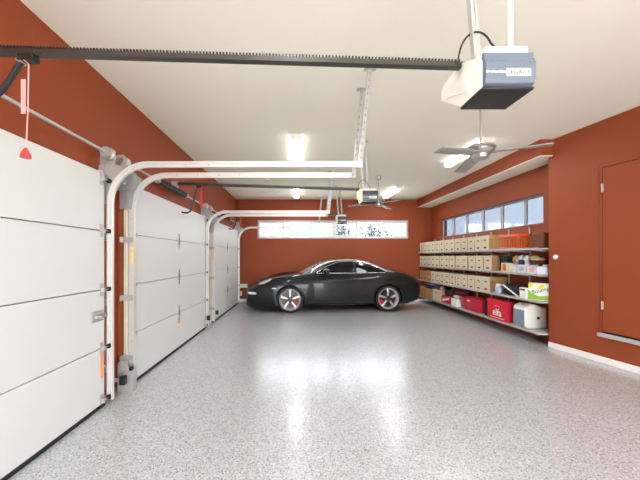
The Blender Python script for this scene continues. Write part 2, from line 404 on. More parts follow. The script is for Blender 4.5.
# tracks
def sweep_profile(mb, path, prof, y, m):
    rows = []
    for i, (x, z) in enumerate(path):
        q0 = path[max(i-1, 0)]; q1 = path[min(i+1, len(path)-1)]
        t = Vector((q1[0]-q0[0], q1[1]-q0[1])).normalized(); nrm = Vector((-t.y, t.x))
        rows.append([(x+nrm.x*a, y+b, z+nrm.y*a) for (a, b) in prof])
    n = len(prof); vs = [p for r in rows for p in r]; fs = []
    for i in range(len(rows)-1):
        for j in range(n): fs.append((i*n+j, i*n+(j+1) % n, (i+1)*n+(j+1) % n, (i+1)*n+j))
    fs += [list(range(n))[::-1], list(range((len(rows)-1)*n, len(rows)*n))]
    mb.add(vs, fs, m)
TX, TZ, R = -1.845, 2.335, .38
def track(y, sd, label, sticker=False):
    root = tag(empty('garage_door_track', (TX, y, 0)), label, 'door track', 'galvanised garage door tracks')
    path = [(0, .04), (0, TZ-R)]+[(R-R*math.cos(t*PI/2/10), TZ-R+R*math.sin(t*PI/2/10)) for t in range(1, 11)]+[(.62-TX, TZ)]
    w, fl, th = .028, .03, .004
    prof = [(-w, 0), (w, 0), (w, sd*fl), (w-.012, sd*fl), (w-.012, sd*(fl-th)), (w-th, sd*(fl-th)), (w-th, sd*th), (-w+th, sd*th), (-w+th, sd*(fl-th)), (-w+.012, sd*(fl-th)), (-w+.012, sd*fl), (-w, sd*fl)]
    m = MB(); sweep_profile(m, path, prof, 0, 'track'); m.build('rail', root, weld=True)
    for (bx_, bz) in [(0, .5), (0, 1.0), (0, 1.5), (0, 1.85)]+[(.5+q*.23, TZ) for q in range(9)]:
        bt = MB(); bt.lathe([(.007, -.004), (.007, .004)], (bx_, 0, bz), 'steel', 8, axis='y'); bt.build('bolt', root)
    for z in (.32, .98, 1.62):
        b = MB(); b.box(-.10, .02, sd*-.004, sd*-.008, z-.03, z+.03, 'galv'); b.box(-.10, -.095, sd*-.06, sd*-.004, z-.03, z+.03, 'galv'); b.build('jamb_bracket', root, bevel=.001)
    # flag plate at the head of the jamb and the ceiling hanger of slotted angle
    b = MB(); b.prism([(-.13, TZ-.38), (.0, TZ-.38), (.03, TZ-.2), (.12, TZ-.05), (.05, TZ-.0), (-.13, TZ-.0)], 'y', sd*-.004, sd*-.009, 'galv'); b.build('flag_bracket', root, bevel=.001)
    h = MB(); e = .60-TX; c = .70-TX
    p0 = Vector((e, -sd*.006, TZ-.03)); p1 = Vector((c, -sd*.006, CEIL))
    h.bar(p0, p1, .004, .04, 'galv', up=(1,0,0)); h.bar(p0+Vector((-.019, -sd*.016, 0)), p1+Vector((-.019, -sd*.016, 0)), .034, .004, 'galv', up=(1,0,0))
    for q in range(14):
        f = (q+.5)/14; p = p0.lerp(p1, f)
        h.box(p.x-.007, p.x+.007, p.y-.0024, p.y+.0024, p.z-.012, p.z+.012, 'slot')
    h.box(c-.06, c+.06, -.03, .03, CEIL-.005, CEIL, 'galv')
    h.build('ceiling_hanger', root)
    if sticker:
        s = MB(); s.box(-.014, .014, -sd*.0006, -sd*.0016, 1.35, 1.55, 'yellow_st'); s.build('warning_label', root)
    return root
track(2.95, -1, 'galvanised track at the far side of the nearest garage door')
track(3.31, 1, 'galvanised track at the near side of the middle garage door', True)
track(6.05, -1, 'galvanised track at the far side of the middle garage door')
track(6.47, 1, 'galvanised track at the near side of the farthest garage door', True)
track(9.215, -1, 'galvanised track closest to the back wall, at the far garage door')
# torsion shafts
SX, SZ = -1.905, 2.465
for (a, b), lab in zip(DOORS, ('nearest', 'middle', 'farthest')):
    root = tag(empty('torsion_shaft', (SX, (a+b)/2, SZ)), 'steel torsion shaft with spring and drums above the %s white garage door' % lab, 'torsion shaft', 'torsion shafts over the garage doors')
    L = (b-a)/2+.13
    m = MB(); m.tube([(0, -L, 0), (0, L, 0)], .0145, 'galv', 12); m.build('shaft', root)
    sp = MB(); pts = []; y0, y1 = (-.62, .36) if lab != 'nearest' else (-.95, 0.0); nt = 40
    for q in range(nt*10+1):
        th = 2*PI*q/10; pts.append((.034*math.cos(th), y0+(y1-y0)*q/(nt*10), .034*math.sin(th)))
    sp.tube(pts, .0085, 'tooth', 5); sp.tube([(0, y0, 0), (0, y1, 0)], .026, 'tooth', 12); sp.build('spring', root)
    for yy in (y0-.02, y1+.02):
        c = MB(); c.lathe([(.02, -.03), (.04, -.03), (.04, .03), (.02, .03)], (0, yy, 0), 'galv', 14, axis='y'); c.build('spring_cone', root)
    for sd in (-1, 1):
        if sd < 0 and lab == 'nearest': continue
        y = sd*(L-.04)
        dr = MB(); dr.lathe([(.02, -.035), (.05, -.035), (.055, -.02), (.046, -.015), (.046, .02), (.056, .025), (.056, .035), (.02, .035)], (0, y, 0), 'galv', 24, axis='y'); dr.build('cable_drum', root)
        br = MB(); yb = y+sd*.05
        br.prism([(-.10, -.33), (.16, -.30), (.16, -.14), (.05, -.10), (.055, .03), (.02, .065), (-.04, .06), (-.10, .03)], 'y', yb-.002, yb+.002, 'galv')
        br.lathe([(.01, -.01), (.032, -.01), (.032, .01), (.01, .01)], (0, yb, 0), 'steel', 16, axis='y')
        for zz in (-.26, -.22, -.18): br.box(-.08, .14, yb-.004, yb+.004, zz-.006, zz+.006, 'steel')
        br.build('bearing_bracket', root, bevel=.001)
        cb = MB(); cb.tube([(.0, y-sd*.02, -.05), (.0, y-sd*.02, -SZ+.12)], .002, 'steel', 6); cb.build('lift_cable', root)
# photo sensors and guard at the foot of the tracks
def sensor(x, y, z, label):
    r = tag(empty('door_sensor', (x, y, z)), label, 'sensor', 'black safety sensors by the door tracks')
    m = MB(); m.box(-.03, .03, -.025, .025, -.045, .045, 'black'); m.build('housing', r, bevel=.006)
    m = MB(); m.lathe([(.012, 0), (.012, .006), (.009, .008)], (0, .025, 0), 'red', 14, axis='y'); m.build('eye', r)
    m = MB(); m.box(-.09, -.02, -.002, .002, -.02, .02, 'galv'); m.build('mounting_arm', r)
sensor(-1.80, 3.07, .17, 'black safety sensor low on the track of the nearest garage door')
sensor(-1.80, 5.96, .22, 'black safety sensor low on the far track of the middle garage door')
sensor(-1.79, 6.55, .22, 'black safety sensor low on the near track of the farthest garage door')
root = tag(empty('track_guard', (-1.84, 3.22, 0)), 'galvanised metal guard box on the floor at the foot of the second track', 'guard')
m = MB(); m.box(-.09, .07, -.03, -.026, 0, .235, 'galv'); m.box(.066, .07, -.03, .05, 0, .235, 'galv'); m.box(-.09, -.086, -.03, .05, 0, .235, 'galv'); m.build('cover', root, bevel=.003)
m = MB(); m.prism([(-.09, .235), (.03, .235), (.0, .31), (-.05, .33), (-.09, .30)], 'y', -.03, -.02, 'galv'); m.build('top_plate', root, bevel=.003)
m = MB(); m.lathe([(.012, -.045), (.022, -.045), (.022, -.02), (.012, -.02)], (.06, 0, .245), 'black', 14, axis='y'); m.build('roller', root)

# ------------------------------------------------------------------ door openers
def opener(x0, yc, z0, lab, lens='lens', front='housing_b', cord=True, tr=-1.44):
    """x0: left face of the housing, yc: rail line, z0: bottom of the housing"""
    root = tag(empty('garage_door_opener', (x0, yc, z0)), lab, 'door opener', 'ceiling garage door openers')
    W = .24
    prof = [(-.18, 0), (-.18, .135), (-.15, .165), (.0, .24), (.19, .225), (.215, .205), (.215, .145), (.0, 0)]
    m = MB(); m.prism(prof, 'x', .035, W, 'housing_w'); m.build('housing', root, bevel=.008, seg=3)
    m = MB(); m.prism([(y*.985, .003+z*.985) for y, z in prof], 'x', 0, .036, lens); m.prism([(-.08, .045), (-.08, .125), (.0, .16), (.16, .19), (.16, .13)], 'x', -.004, .001, lens)
    m.build('light_lens', root, bevel=.012, seg=3)
    f = MB(); f.prism([(-.180, .012), (-.198, .02), (-.204, .05), (-.204, .118), (-.198, .125), (-.198, .135), (-.192, .14), (-.190, .168), (-.170, .172), (-.170, .012)], 'x', .01, W+.003, front)
    fo = f.build('front_panel', root, bevel=.003)
    b = MB(); b.box(-.001, W, -.198, .0, -.010, .004, 'black'); b.build('bottom_panel', root, bevel=.004)
    t = MB(); t.box(.02, W-.02, -.185, .1, .170, .200, 'white'); t.build('top_plate', root, bevel=.004)
    lb = MB(); lb.box(.105, .218, -.2065, -.203, .048, .082, 'white'); text_plate = lb.build('badge', fo)
    text('badge_lettering', 'LEGACY', .029, 'boxmark', text_plate, (.1615, -.2072, .0645), (PI/2, 0, 0), .0004, bold=.0005)
    text('logo_lettering', 'Overhead Door', .0145, 'white', fo, (.057, -.2048, .068), (PI/2, 0, 0), .0004, shear=.3, bold=.0006)
    # rail with chain
    ex, ez = -1.93-x0, 2.534-2.225
    r = MB(); s = Vector((0, 0, .222)); e = Vector((ex, 0, ez)); r.bar(e, s+Vector((.10, 0, 0)), .03, .026, 'chain')
    r.bar(e+Vector((0, 0, -.013)), s+Vector((.1, 0, -.013)), .038, .004, 'chain'); r.box(ex-.06, ex+.03, -.03, .03, ez-.05, ez+.04, 'galv'); ro = r.build('rail', root)
    c = MB(); nt = 158
    for q in range(nt):
        p = e.lerp(s, (q+.5)/nt); c.box(p.x-.0042, p.x+.0042, -.006, .006, p.z+.013, p.z+.034, 'tooth')
    c.bar(e+Vector((0, 0, .016)), s+Vector((0, 0, .016)), .01, .008, 'tooth'); c.build('chain', ro)
    tx = tr-x0; tz = e.lerp(s, (tx-ex)/(0-ex)).z
    t = MB(); t.box(tx-.045, tx+.04, -.026, .026, tz-.05, tz-.012, 'black'); t.bar((tx+.05, -.02, tz-.012), (tx+.11, -.02, tz-.022), .02, .02, 'chain'); t.build('trolley', root, bevel=.004)
    a = MB(); dxx = DX-x0; px = tx-.04
    if tr < -1.5: pp = [(px, 0, tz-.05), (px-.07, 0, tz-.33), (px-.10, 0, tz-.41), (px-.15, 0, tz-.44), (dxx+.03, 0, tz-.43)]
    else: pp = [(px, 0, tz-.05), (px-.10, 0, tz-.20), (dxx+.03, 0, tz-.40)]
    a.tube(pp, .014, 'black', 8); a.lathe([(.014, -.02), (.014, .02)], (px, 0, tz-.045), 'steel', 10, axis='y'); a.build('lift_arm', root)
    if cord:
        c = MB(); c.tube([(tx-.01, -.02, tz-.05), (tx+.025, -.03, tz-.08), (tx+.022, -.03, tz-.3), (tx+.012, -.03, tz-.52)], .003, 'pink', 6); co = c.build('release_cord', root)
        c = MB(); c.box(tx-.012, tx+.012, -.034, -.032, tz-.34, tz-.16, 'pink'); c.build('tag', co, rot=(0, 0, 0))
        c = MB(); c.lathe([(.024, -.03), (.022, -.01), (.012, .01), (.006, .022)], (tx+.01, -.03, tz-.54), 'red', 14); c.build('pull_knob', co)
    else:
        c = MB(); c.box(tx+.02, tx+.055, -.034, -.031, tz-.36, tz-.05, 'red'); tag(c.build('release_tag', root), 'red release ribbon')
    # hangers of slotted angle up to the ceiling, flex and plug
    H = CEIL-z0
    for (xa, xb, y) in ((.05, -.02, -.05), (.16, .11, .10)):
        h = MB(); h.bar((xa, y, .20), (xb, y, H), .004, .034, 'galv', up=(1,0,0)); h.bar((xa-.015, y-.014, .20), (xb-.015, y-.014, H), .03, .004, 'galv', up=(1,0,0))
        h.box(xb-.05, xb+.05, y-.03, y+.03, H-.004, H, 'galv'); h.build('ceiling_hanger', root)
    c = MB(); c.tube([(.045-.075*math.cos(q*PI/12)+(.02 if q > 10 else 0), -.03-.005*q, .20+.16*math.sin(q*PI/12)**.8) for q in range(13)], .005, 'black', 8); c.build('power_flex', root)
    return root
opener(.86, 1.60, 2.225, 'large white and blue-grey garage door opener hanging closest to the camera')
opener(.945, 4.70, 2.262, 'garage door opener with shade painted on its front and lit cream lens, second from the camera', 'lens_warm', 'housing_shade', False, -1.56)
opener(.98, 7.85, 2.30, 'small garage door opener with shade painted on its front, farthest back, in front of the rear window', 'lens', 'housing_shade', False, -1.56)
# white conduit and socket by the nearest opener
r = tag(empty('ceiling_conduit', (1.12, 1.59, 0)), 'thin white conduit dropping from the ceiling behind the nearest opener', 'conduit')
m = MB(); m.tube([(0, 0, CEIL), (0, 0, 2.5)], .012, 'white', 10); m.box(-.05, .05, -.05, .05, CEIL-.03, CEIL, 'white'); m.build('pipe', r)

# ------------------------------------------------------------------ ceiling lights
def light(x, y0, y1, lab, energy, grp=True):
    r = tag(empty('ceiling_light', (x, (y0+y1)/2, CEIL)), lab, 'ceiling light', 'fluorescent ceiling lights')
    L = (y1-y0)/2
    m = MB(); m.box(-.07, .07, -L, L, -.03, 0, 'fixture'); m.box(-.082, .082, -L-.015, -L, -.085, 0, 'fixture'); m.box(-.082, .082, L, L+.015, -.085, 0, 'fixture'); m.build('fitting', r, bevel=.003)
    m = MB(); m.prism([(-.072, -.03), (-.077, -.06), (-.055, -.082), (.055, -.082), (.077, -.06), (.072, -.03)], 'y', -L, L, 'diffuser'); m.build('diffuser', r)
    ld = bpy.data.lights.new('tube_light', 'AREA'); ld.shape = 'RECTANGLE'; ld.size = .15; ld.size_y = y1-y0; ld.energy = energy; ld.color = (.96, .98, 1)
    lo = bpy.data.objects.new('tube_light', ld); col.objects.link(lo); lo.location = (x, (y0+y1)/2, CEIL-.095)
E = 19
light(-.05, 4.52, 5.75, 'lit fluorescent batten on the ceiling left of the nearest fan', E)
light(-.07, 7.8, 9.0, 'lit fluorescent batten on the ceiling above the left of the rear window', E)
light(2.93, 4.65, 5.88, 'lit fluorescent batten on the ceiling behind the nearest fan', E)
light(2.6, 7.8, 9.0, 'lit fluorescent batten on the ceiling behind the farther fan', E)
light(-.05, .55, 1.8, 'added unseen fluorescent batten near the front of the garage on the door side', E*.8)  # out of view, added to brighten the front of the room
light(2.95, .55, 1.8, 'added unseen fluorescent batten near the front of the garage on the access door side', E*.8)  # second added fixture, likewise unseen
m = MB(); m.lathe([(.055, 0), (.06, -.012), (.05, -.03), (.02, -.036)], (-.76, 7.1, CEIL), 'white', 24)
tag(m.build('smoke_detector'), 'small round white smoke detector on the ceiling', 'detector')
# fans
def fan(x, y, z, angs, R, lab):
    r = tag(empty('ceiling_fan', (x, y, z)), lab, 'ceiling fan', 'silver ceiling fans')
    m = MB(); m.lathe([(.012, .06), (.012, CEIL-z-.05)], (0,0,0), 'steel', 12); m.build('downrod', r)
    m = MB(); m.lathe([(.03, CEIL-z-.09), (.05, CEIL-z-.07), (.065, CEIL-z-.02), (.065, CEIL-z)], (0,0,0), 'steel', 24); m.build('canopy', r)
    m = MB(); m.lathe([(.02, .09), (.06, .085), (.13, .07), (.145, .045), (.12, .03), (.13, .015), (.11, -.01), (.085, -.02), (.08, -.06), (.05, -.075), (.01, -.08)], (0,0,0), 'steel', 32); m.build('motor_housing', r)
    for a in angs:
        b = MB(); n = 10; rows = []
        for i in range(n+1):
            t = .10+(R-.10)*i/n; w = .05+.018*math.sin(min(1, i/4)*PI/2); tw = .18-.08*i/n
            rows.append([(t, k*w, -.02-.07*max(0, t-.2)+k*w*tw) for k in (-1, -.33, .33, 1)])
        b.grid(rows, 'blade'); o = b.build('blade', r, rot=(0, 0, math.radians(a)))
        s = o.modifiers.new('solid', 'SOLIDIFY'); s.thickness = .008
fan(2.00, 3.3, 2.575, (82, 202, 322), .61, 'three bladed silver ceiling fan nearest the camera, by the right bulkhead')
fan(1.83, 6.9, 2.67, (172, 52, 292), .68, 'three bladed silver ceiling fan farther back, beside the middle opener')
# plates on the back wall, knob on the right wall
m = MB(); m.box(-1.98, -1.66, YB-.012, YB, .44, .565, 'white'); tag(m.build('wall_plate', bevel=.003), 'wide white plate low on the back wall beside the car nose', 'wall plate')
m = MB(); m.box(-1.94, -1.83, YB-.012, YB, .18, .33, 'white'); m.box(-1.91, -1.86, YB-.016, YB-.012, .22, .29, 'cream'); tag(m.build('power_outlet', bevel=.003), 'small white outlet on the back wall below the wide plate', 'outlet')
r = tag(empty('wall_button', (nibx(4.667)-.001, 4.667, 1.43), math.atan2(-1, .167)), 'round white button on the terracotta wall beside the shelves', 'wall button')
m = MB(); m.lathe([(.036, 0), (.038, -.012), (.030, -.02)], (0,0,0), 'white', 24, axis='y'); m.build('backplate', r)
m = MB(); m.lathe([(.022, -.02), (.024, -.03), (.014, -.036)], (0,0,0), 'white', 20, axis='y'); m.build('button', r)
# ------------------------------------------------------------------ car (rear-engined coupe), local x: nose -> tail, -y faces the camera
ST = [  # s, zb, w, zw, y5,z5, y6,z6, y7,z7, zt
 (0.00,.17,.58,.38,.50,.52,.40,.55,.25,.565,.57),
 (0.04,.15,.65,.40,.56,.56,.44,.59,.27,.60,.605),
 (0.10,.13,.72,.42,.62,.60,.48,.625,.30,.635,.64),
 (0.30,.13,.825,.48,.705,.72,.52,.715,.30,.72,.725),
 (0.60,.14,.875,.52,.735,.835,.55,.80,.30,.795,.80),
 (0.98,.15,.895,.55,.745,.905,.55,.86,.30,.855,.86),
 (1.35,.16,.885,.55,.75,.925,.60,.92,.30,.935,.94),
 (1.60,.16,.872,.55,.765,.93,.69,.995,.46,1.065,1.08),
 (1.95,.16,.868,.55,.77,.93,.69,1.09,.53,1.205,1.232),
 (2.25,.16,.868,.55,.775,.93,.695,1.14,.54,1.262,1.285),
 (2.60,.16,.870,.55,.78,.93,.70,1.14,.54,1.278,1.302),
 (2.95,.16,.880,.55,.79,.94,.69,1.12,.52,1.235,1.262),
 (3.30,.17,.905,.56,.81,.96,.67,1.06,.48,1.135,1.162),
 (3.60,.18,.922,.58,.81,.965,.65,.995,.45,1.03,1.05),
 (3.95,.20,.908,.60,.78,.925,.62,.925,.42,.93,.935),
 (4.20,.22,.868,.60,.73,.86,.60,.865,.40,.868,.868),
 (4.38,.26,.79,.58,.68,.77,.58,.785,.38,.79,.79),
 (4.46,.30,.69,.55,.61,.67,.50,.695,.33,.70,.705),
 (4.49,.36,.58,.52,.50,.60,.42,.62,.28,.63,.635)]
def pchip(xs, ys, x):
    n = len(xs); x = min(max(x, xs[0]), xs[-1])
    i = max(0, min(n-2, next((k for k in range(n-1) if x <= xs[k+1]), n-2)))
    def d(k):
        if k == 0: return (ys[1]-ys[0])/(xs[1]-xs[0])
        if k == n-1: return (ys[-1]-ys[-2])/(xs[-1]-xs[-2])
        a = (ys[k]-ys[k-1])/(xs[k]-xs[k-1]); b = (ys[k+1]-ys[k])/(xs[k+1]-xs[k])
        if a*b <= 0: return 0
        h0, h1 = xs[k]-xs[k-1], xs[k+1]-xs[k]; w1, w2 = 2*h1+h0, h1+2*h0
        return (w1+w2)/(w1/a+w2/b)
    h = xs[i+1]-xs[i]; t = (x-xs[i])/h
    return (ys[i]*(2*t**3-3*t*t+1)+h*d(i)*(t**3-2*t*t+t)+ys[i+1]*(-2*t**3+3*t*t)+h*d(i+1)*(t**3-t*t))
SS = [r[0] for r in ST]; CC = [[r[k] for r in ST] for k in range(1, 11)]
_cache = {}
def section(s):
    k = round(s, 5)
    if k not in _cache:
        zb, w, zw, y5, z5, y6, z6, y7, z7, zt = [pchip(SS, c, s) for c in CC]
        _cache[k] = [(0, zb), (.80*w, zb), (.955*w, zb+.07), (w, zw), ((w*.80+y5*.2), zw+(z5-zw)*.62), (y5, z5), (y6, z6), (y7, z7), (y7*.55, zt-(zt-z7)*.28), (0, zt)]
    return _cache[k]
def S(s, v):
    P = section(s); i = min(int(v), 8); t = v-i
    q = lambda k: P[k] if 0 <= k <= 9 else ((-P[1][0], P[1][1]) if k < 0 else (-P[8][0], P[8][1]))
    p0, p1, p2, p3 = q(i-1), q(i), q(i+1), q(i+2)
    f = lambda a, b, c, d: .5*(2*b+(c-a)*t+(2*a-5*b+4*c-d)*t*t+(3*b-a-3*c+d)*t**3)
    return f(p0[0], p1[0], p2[0], p3[0]), f(p0[1], p1[1], p2[1], p3[1])
def vz(s, z, lo=2.0, hi=7.6):
    for _ in range(40):
        md = (lo+hi)/2
        if S(s, md)[1] < z: lo = md
        else: hi = md
    return (lo+hi)/2
def pt(s, v, sd=-1, off=0):
    y, z = S(s, v); p = Vector((s, y, z))
    if off:
        e = .004; a = S(min(s+e, 4.49), v); b = S(max(s-e, 0), v); c = S(s, min(v+.02, 9)); d = S(s, max(v-.02, 0))
        ts = Vector((2*e, a[0]-b[0], a[1]-b[1])); tv = Vector((0, c[0]-d[0], c[1]-d[1]))
        n = ts.cross(tv)
        if n.length < 1e-9: n = Vector((0, 1, 0))
        n.normalize()
        mid = Vector((0, y, z-.6))
        if n.dot(mid+Vector((0, .02, 0))) < 0 and abs(n.z) > .3: n = -n
        if abs(n.z) <= .3 and n.y < 0: n = -n
        p += n*off
    return Vector((p.x, p.y*-sd*-1 if sd > 0 else -p.y, p.z))
def pz(s, z, sd=-1, off=0): return pt(s, vz(s, z), sd, off)

car = tag(empty('sports_car', (0, 0, 0)), 'dark grey sports coupe parked sideways by the back wall', 'car')
NS, NV = 150, 72
ss = sorted(set([4.49*i/NS for i in range(NS+1)]+[.01, .02, .03, 4.47, 4.48]))
rows = []
for s in ss:
    half = [S(s, 9*j/NV) for j in range(NV+1)]
    ring = [Vector((s, -y, z)) for y, z in half]+[Vector((s, y, z)) for y, z in half[-2:0:-1]]
    rows.append(ring)
def shrink(ring, ds, f):
    c = sum((p for p in ring), Vector())/len(ring)
    return [Vector((p.x+ds, c.y+(p.y-c.y)*f, c.z+(p.z-c.z)*f)) for p in ring]
rows = [shrink(rows[0], -.03, .72), shrink(rows[0], -.021, .88), shrink(rows[0], -.010, .96)]+rows+[shrink(rows[-1], .008, .97), shrink(rows[-1], .016, .9), shrink(rows[-1], .022, .75)]
bm_ = MB(); n = len(rows[0]); vs = [p for r in rows for p in r]; fs = []
for i in range(len(rows)-1):
    for j in range(n): fs.append((i*n+j, i*n+(j+1) % n, (i+1)*n+(j+1) % n, (i+1)*n+j))
fs += [list(range(n))[::-1], list(range((len(rows)-1)*n, len(rows)*n))]
bm_.add(vs, fs, 'paint')
body = bm_.build('body', car, ang=50)
AX = (.98, 3.43); WR = .325
cut = MB()
for ax in AX:
    for sd in (-1, 1): cut.lathe([(WR+.035, .56*sd), (WR+.035, 1.1*sd)], (ax, 0, WR+.005), 'gap', 64, axis='y')
co = cut.build('cutter', None, smooth=False)
bo = body.modifiers.new('arches', 'BOOLEAN'); bo.object = co; bo.operation = 'DIFFERENCE'; bo.solver = 'EXACT'
bpy.context.view_layer.update()
ev = body.evaluated_get(bpy.context.evaluated_depsgraph_get())
me = bpy.data.meshes.new_from_object(ev); body.modifiers.clear(); body.data = me
bpy.data.objects.remove(co)
for p in me.polygons: p.use_smooth = True
me.set_sharp_from_angle(angle=math.radians(50))

def patch(name, f, nu, nv, m, parent=car, thick=.004):
    b = MB(); b.grid([[f(i/nu, j/nv) for j in range(nv+1)] for i in range(nu+1)], m)
    return b.build(name, parent, ang=60)
# side glass
BELT = lambda s: .955+.012*max(0, s-2.6)
def TOP(s): return pchip([1.66, 1.80, 1.95, 2.10, 2.30, 2.55, 2.80, 3.05, 3.25, 3.40], [.962, 1.048, 1.118, 1.176, 1.222, 1.236, 1.220, 1.160, 1.080, .985], s)
for sd in (-1, 1):
    def side(a, b, off, zo=0): return lambda u, t: pz(a+(b-a)*u, BELT(a+(b-a)*u)+(TOP(a+(b-a)*u)-BELT(a+(b-a)*u))*t, sd, off)
    patch('door_window', side(1.67, 2.60, .004), 40, 12, 'glass_car')
    patch('quarter_window', side(2.66, 3.395, .004), 34, 12, 'glass_car')
    patch('door_pillar', side(2.60, 2.66, .004), 4, 12, 'trimdark')
    tr = MB(); q = [1.66+(3.405-1.66)*i/60 for i in range(61)]
    loop = [pz(s, TOP(min(max(s, 1.66), 3.40))+.006, sd, .005) for s in q]+[pz(s, BELT(s)-.004, sd, .005) for s in q[::-1]]
    tr.tube(loop+[loop[0]], .0095, 'chrome', 6); tag(tr.build('window_trim', car), 'bright trim round the side windows')
# windscreen, rear screen
def band(s0, s1, va, vb, off):
    def f(u, t):
        w = (t*2-1); s = s0+(s1-s0)*u
        v = 9-(9-(va+(vb-va)*u))*abs(w)
        return pt(s, v, -1 if w <= 0 else 1, off)
    return f
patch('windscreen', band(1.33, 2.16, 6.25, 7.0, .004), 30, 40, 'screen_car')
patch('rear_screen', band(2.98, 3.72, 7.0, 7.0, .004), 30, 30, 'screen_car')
patch('engine_grille', band(3.80, 4.0, 7.2, 7.2, .004), 10, 20, 'trimdark')
sp = MB(); sp.grid([[Vector((4.02+.13*u, w*.52, .925-.03*u+.012*math.sin(u*PI)+.004)) for w in (-1, -.6, -.2, .2, .6, 1)] for u in (0, .25, .5, .75, 1)], 'paint')
o = sp.build('rear_spoiler', car); o.modifiers.new('s', 'SOLIDIFY').thickness = .02
# lights
def disc(name, cs, cv, rs, rv, sd, m, off=.008, bulge=.02, mapz=False, p=2.0):
    b = MB(); rows = []
    for i in range(9):
        r = i/8; row = []
        for j in range(25):
            a = 2*PI*j/24
            ds = rs*r*math.copysign(abs(math.cos(a))**(2/p), math.cos(a)); dv = rv*r*math.copysign(abs(math.sin(a))**(2/p), math.sin(a))
            o_ = off+bulge*(1-r*r)
            row.append(pz(cs+ds, cv+dv, sd, o_) if mapz else pt(min(max(cs+ds, .0), 4.49), cv+dv, sd, o_))
        rows.append(row)
    b.grid(rows, m); return b.build(name, car, ang=70)
for sd in (-1, 1):
    disc('headlight', .40, 5.0, .15, .62, sd, 'headl', .004, .015)
    disc('front_lamp', .115, .475, .10, .028, sd, 'drl', .004, .006, True, 3)
    disc('air_intake', .14, .33, .12, .075, sd, 'gap', .003, 0, True, 4)
    disc('side_marker', .60, .60, .05, .012, sd, 'drl', .003, .003, True, 3)
    disc('tail_light', 4.40, .70, .085, .035, sd, 'tail', .004, .008, True, 3)
    disc('rear_reflector', 4.40, .47, .07, .022, sd, 'tail', .004, .004, True, 4)
    h = MB(); h.tube([pz(2.37+.16*i/8, .79, sd, .012+.012*math.sin(PI*i/8)) for i in range(9)], .011, 'paint', 8); h.build('door_handle', car)
    # shut lines
    g = MB(); g.tube([pz(1.62, .955-.03*0, sd, .001)]+[pz(1.60-.02*t, .93-.64*t, sd, .001) for t in [i/14 for i in range(15)]], .0035, 'gap', 5)
    g.tube([pz(2.74+.02*math.sin(t*PI)-.16*max(0, t-.6)**1.0, .95-.66*t, sd, .001) for t in [i/16 for i in range(17)]], .0035, 'gap', 5)
    g.tube([pz(1.58+(2.68-1.58)*i/20, .29, sd, .001) for i in range(21)], .0035, 'gap', 5); g.build('door_shut_line', car)
    k = MB(); k.grid([[pz(1.36+(3.07-1.36)*i/20, z, sd, o_) for z, o_ in ((.185, .004), (.21, .018), (.245, .018), (.262, .003))] for i in range(21)], 'trimdark'); k.build('side_skirt', car)
    mi = MB(); c = Vector((1.86, sd*.955, 1.0)); mi.ell(c, (.075, .115, .07), 'paint', 20, 12, .8); mi.tube([(1.84, sd*.80, .945), (1.85, sd*.90, .972)], [.03, .022], 'trimdark', 8); mi.build('door_mirror', car)
lip = MB(); P = []
for i in range(41):
    a = -1+2*i/40; sd = -1 if a < 0 else 1; t = 1-abs(a)
    s = .40*abs(a)**2.2; y = S(max(s, .0), 2.0)[0]*min(1, abs(a)*1.0/.9+0.0) if abs(a) < .9 else S(s, 2.0)[0]
    P.append(Vector((s-.035*(1-abs(a)**4), sd*y, .125)))
lip.tube(P, .022, 'trimdark', 8); lip.build('front_lip', car)
va = MB(); va.tube([(4.44, -.25, .26), (4.52, -.25, .26)], .04, 'chrome', 14); va.tube([(4.44, .25, .26), (4.52, .25, .26)], .04, 'chrome', 14); va.build('exhaust', car)
# underside / wheel wells stay dark
ub = MB(); ub.box(.35, 4.2, -.54, .54, .14, .17, 'trimdark'); ub.build('undertray', car)
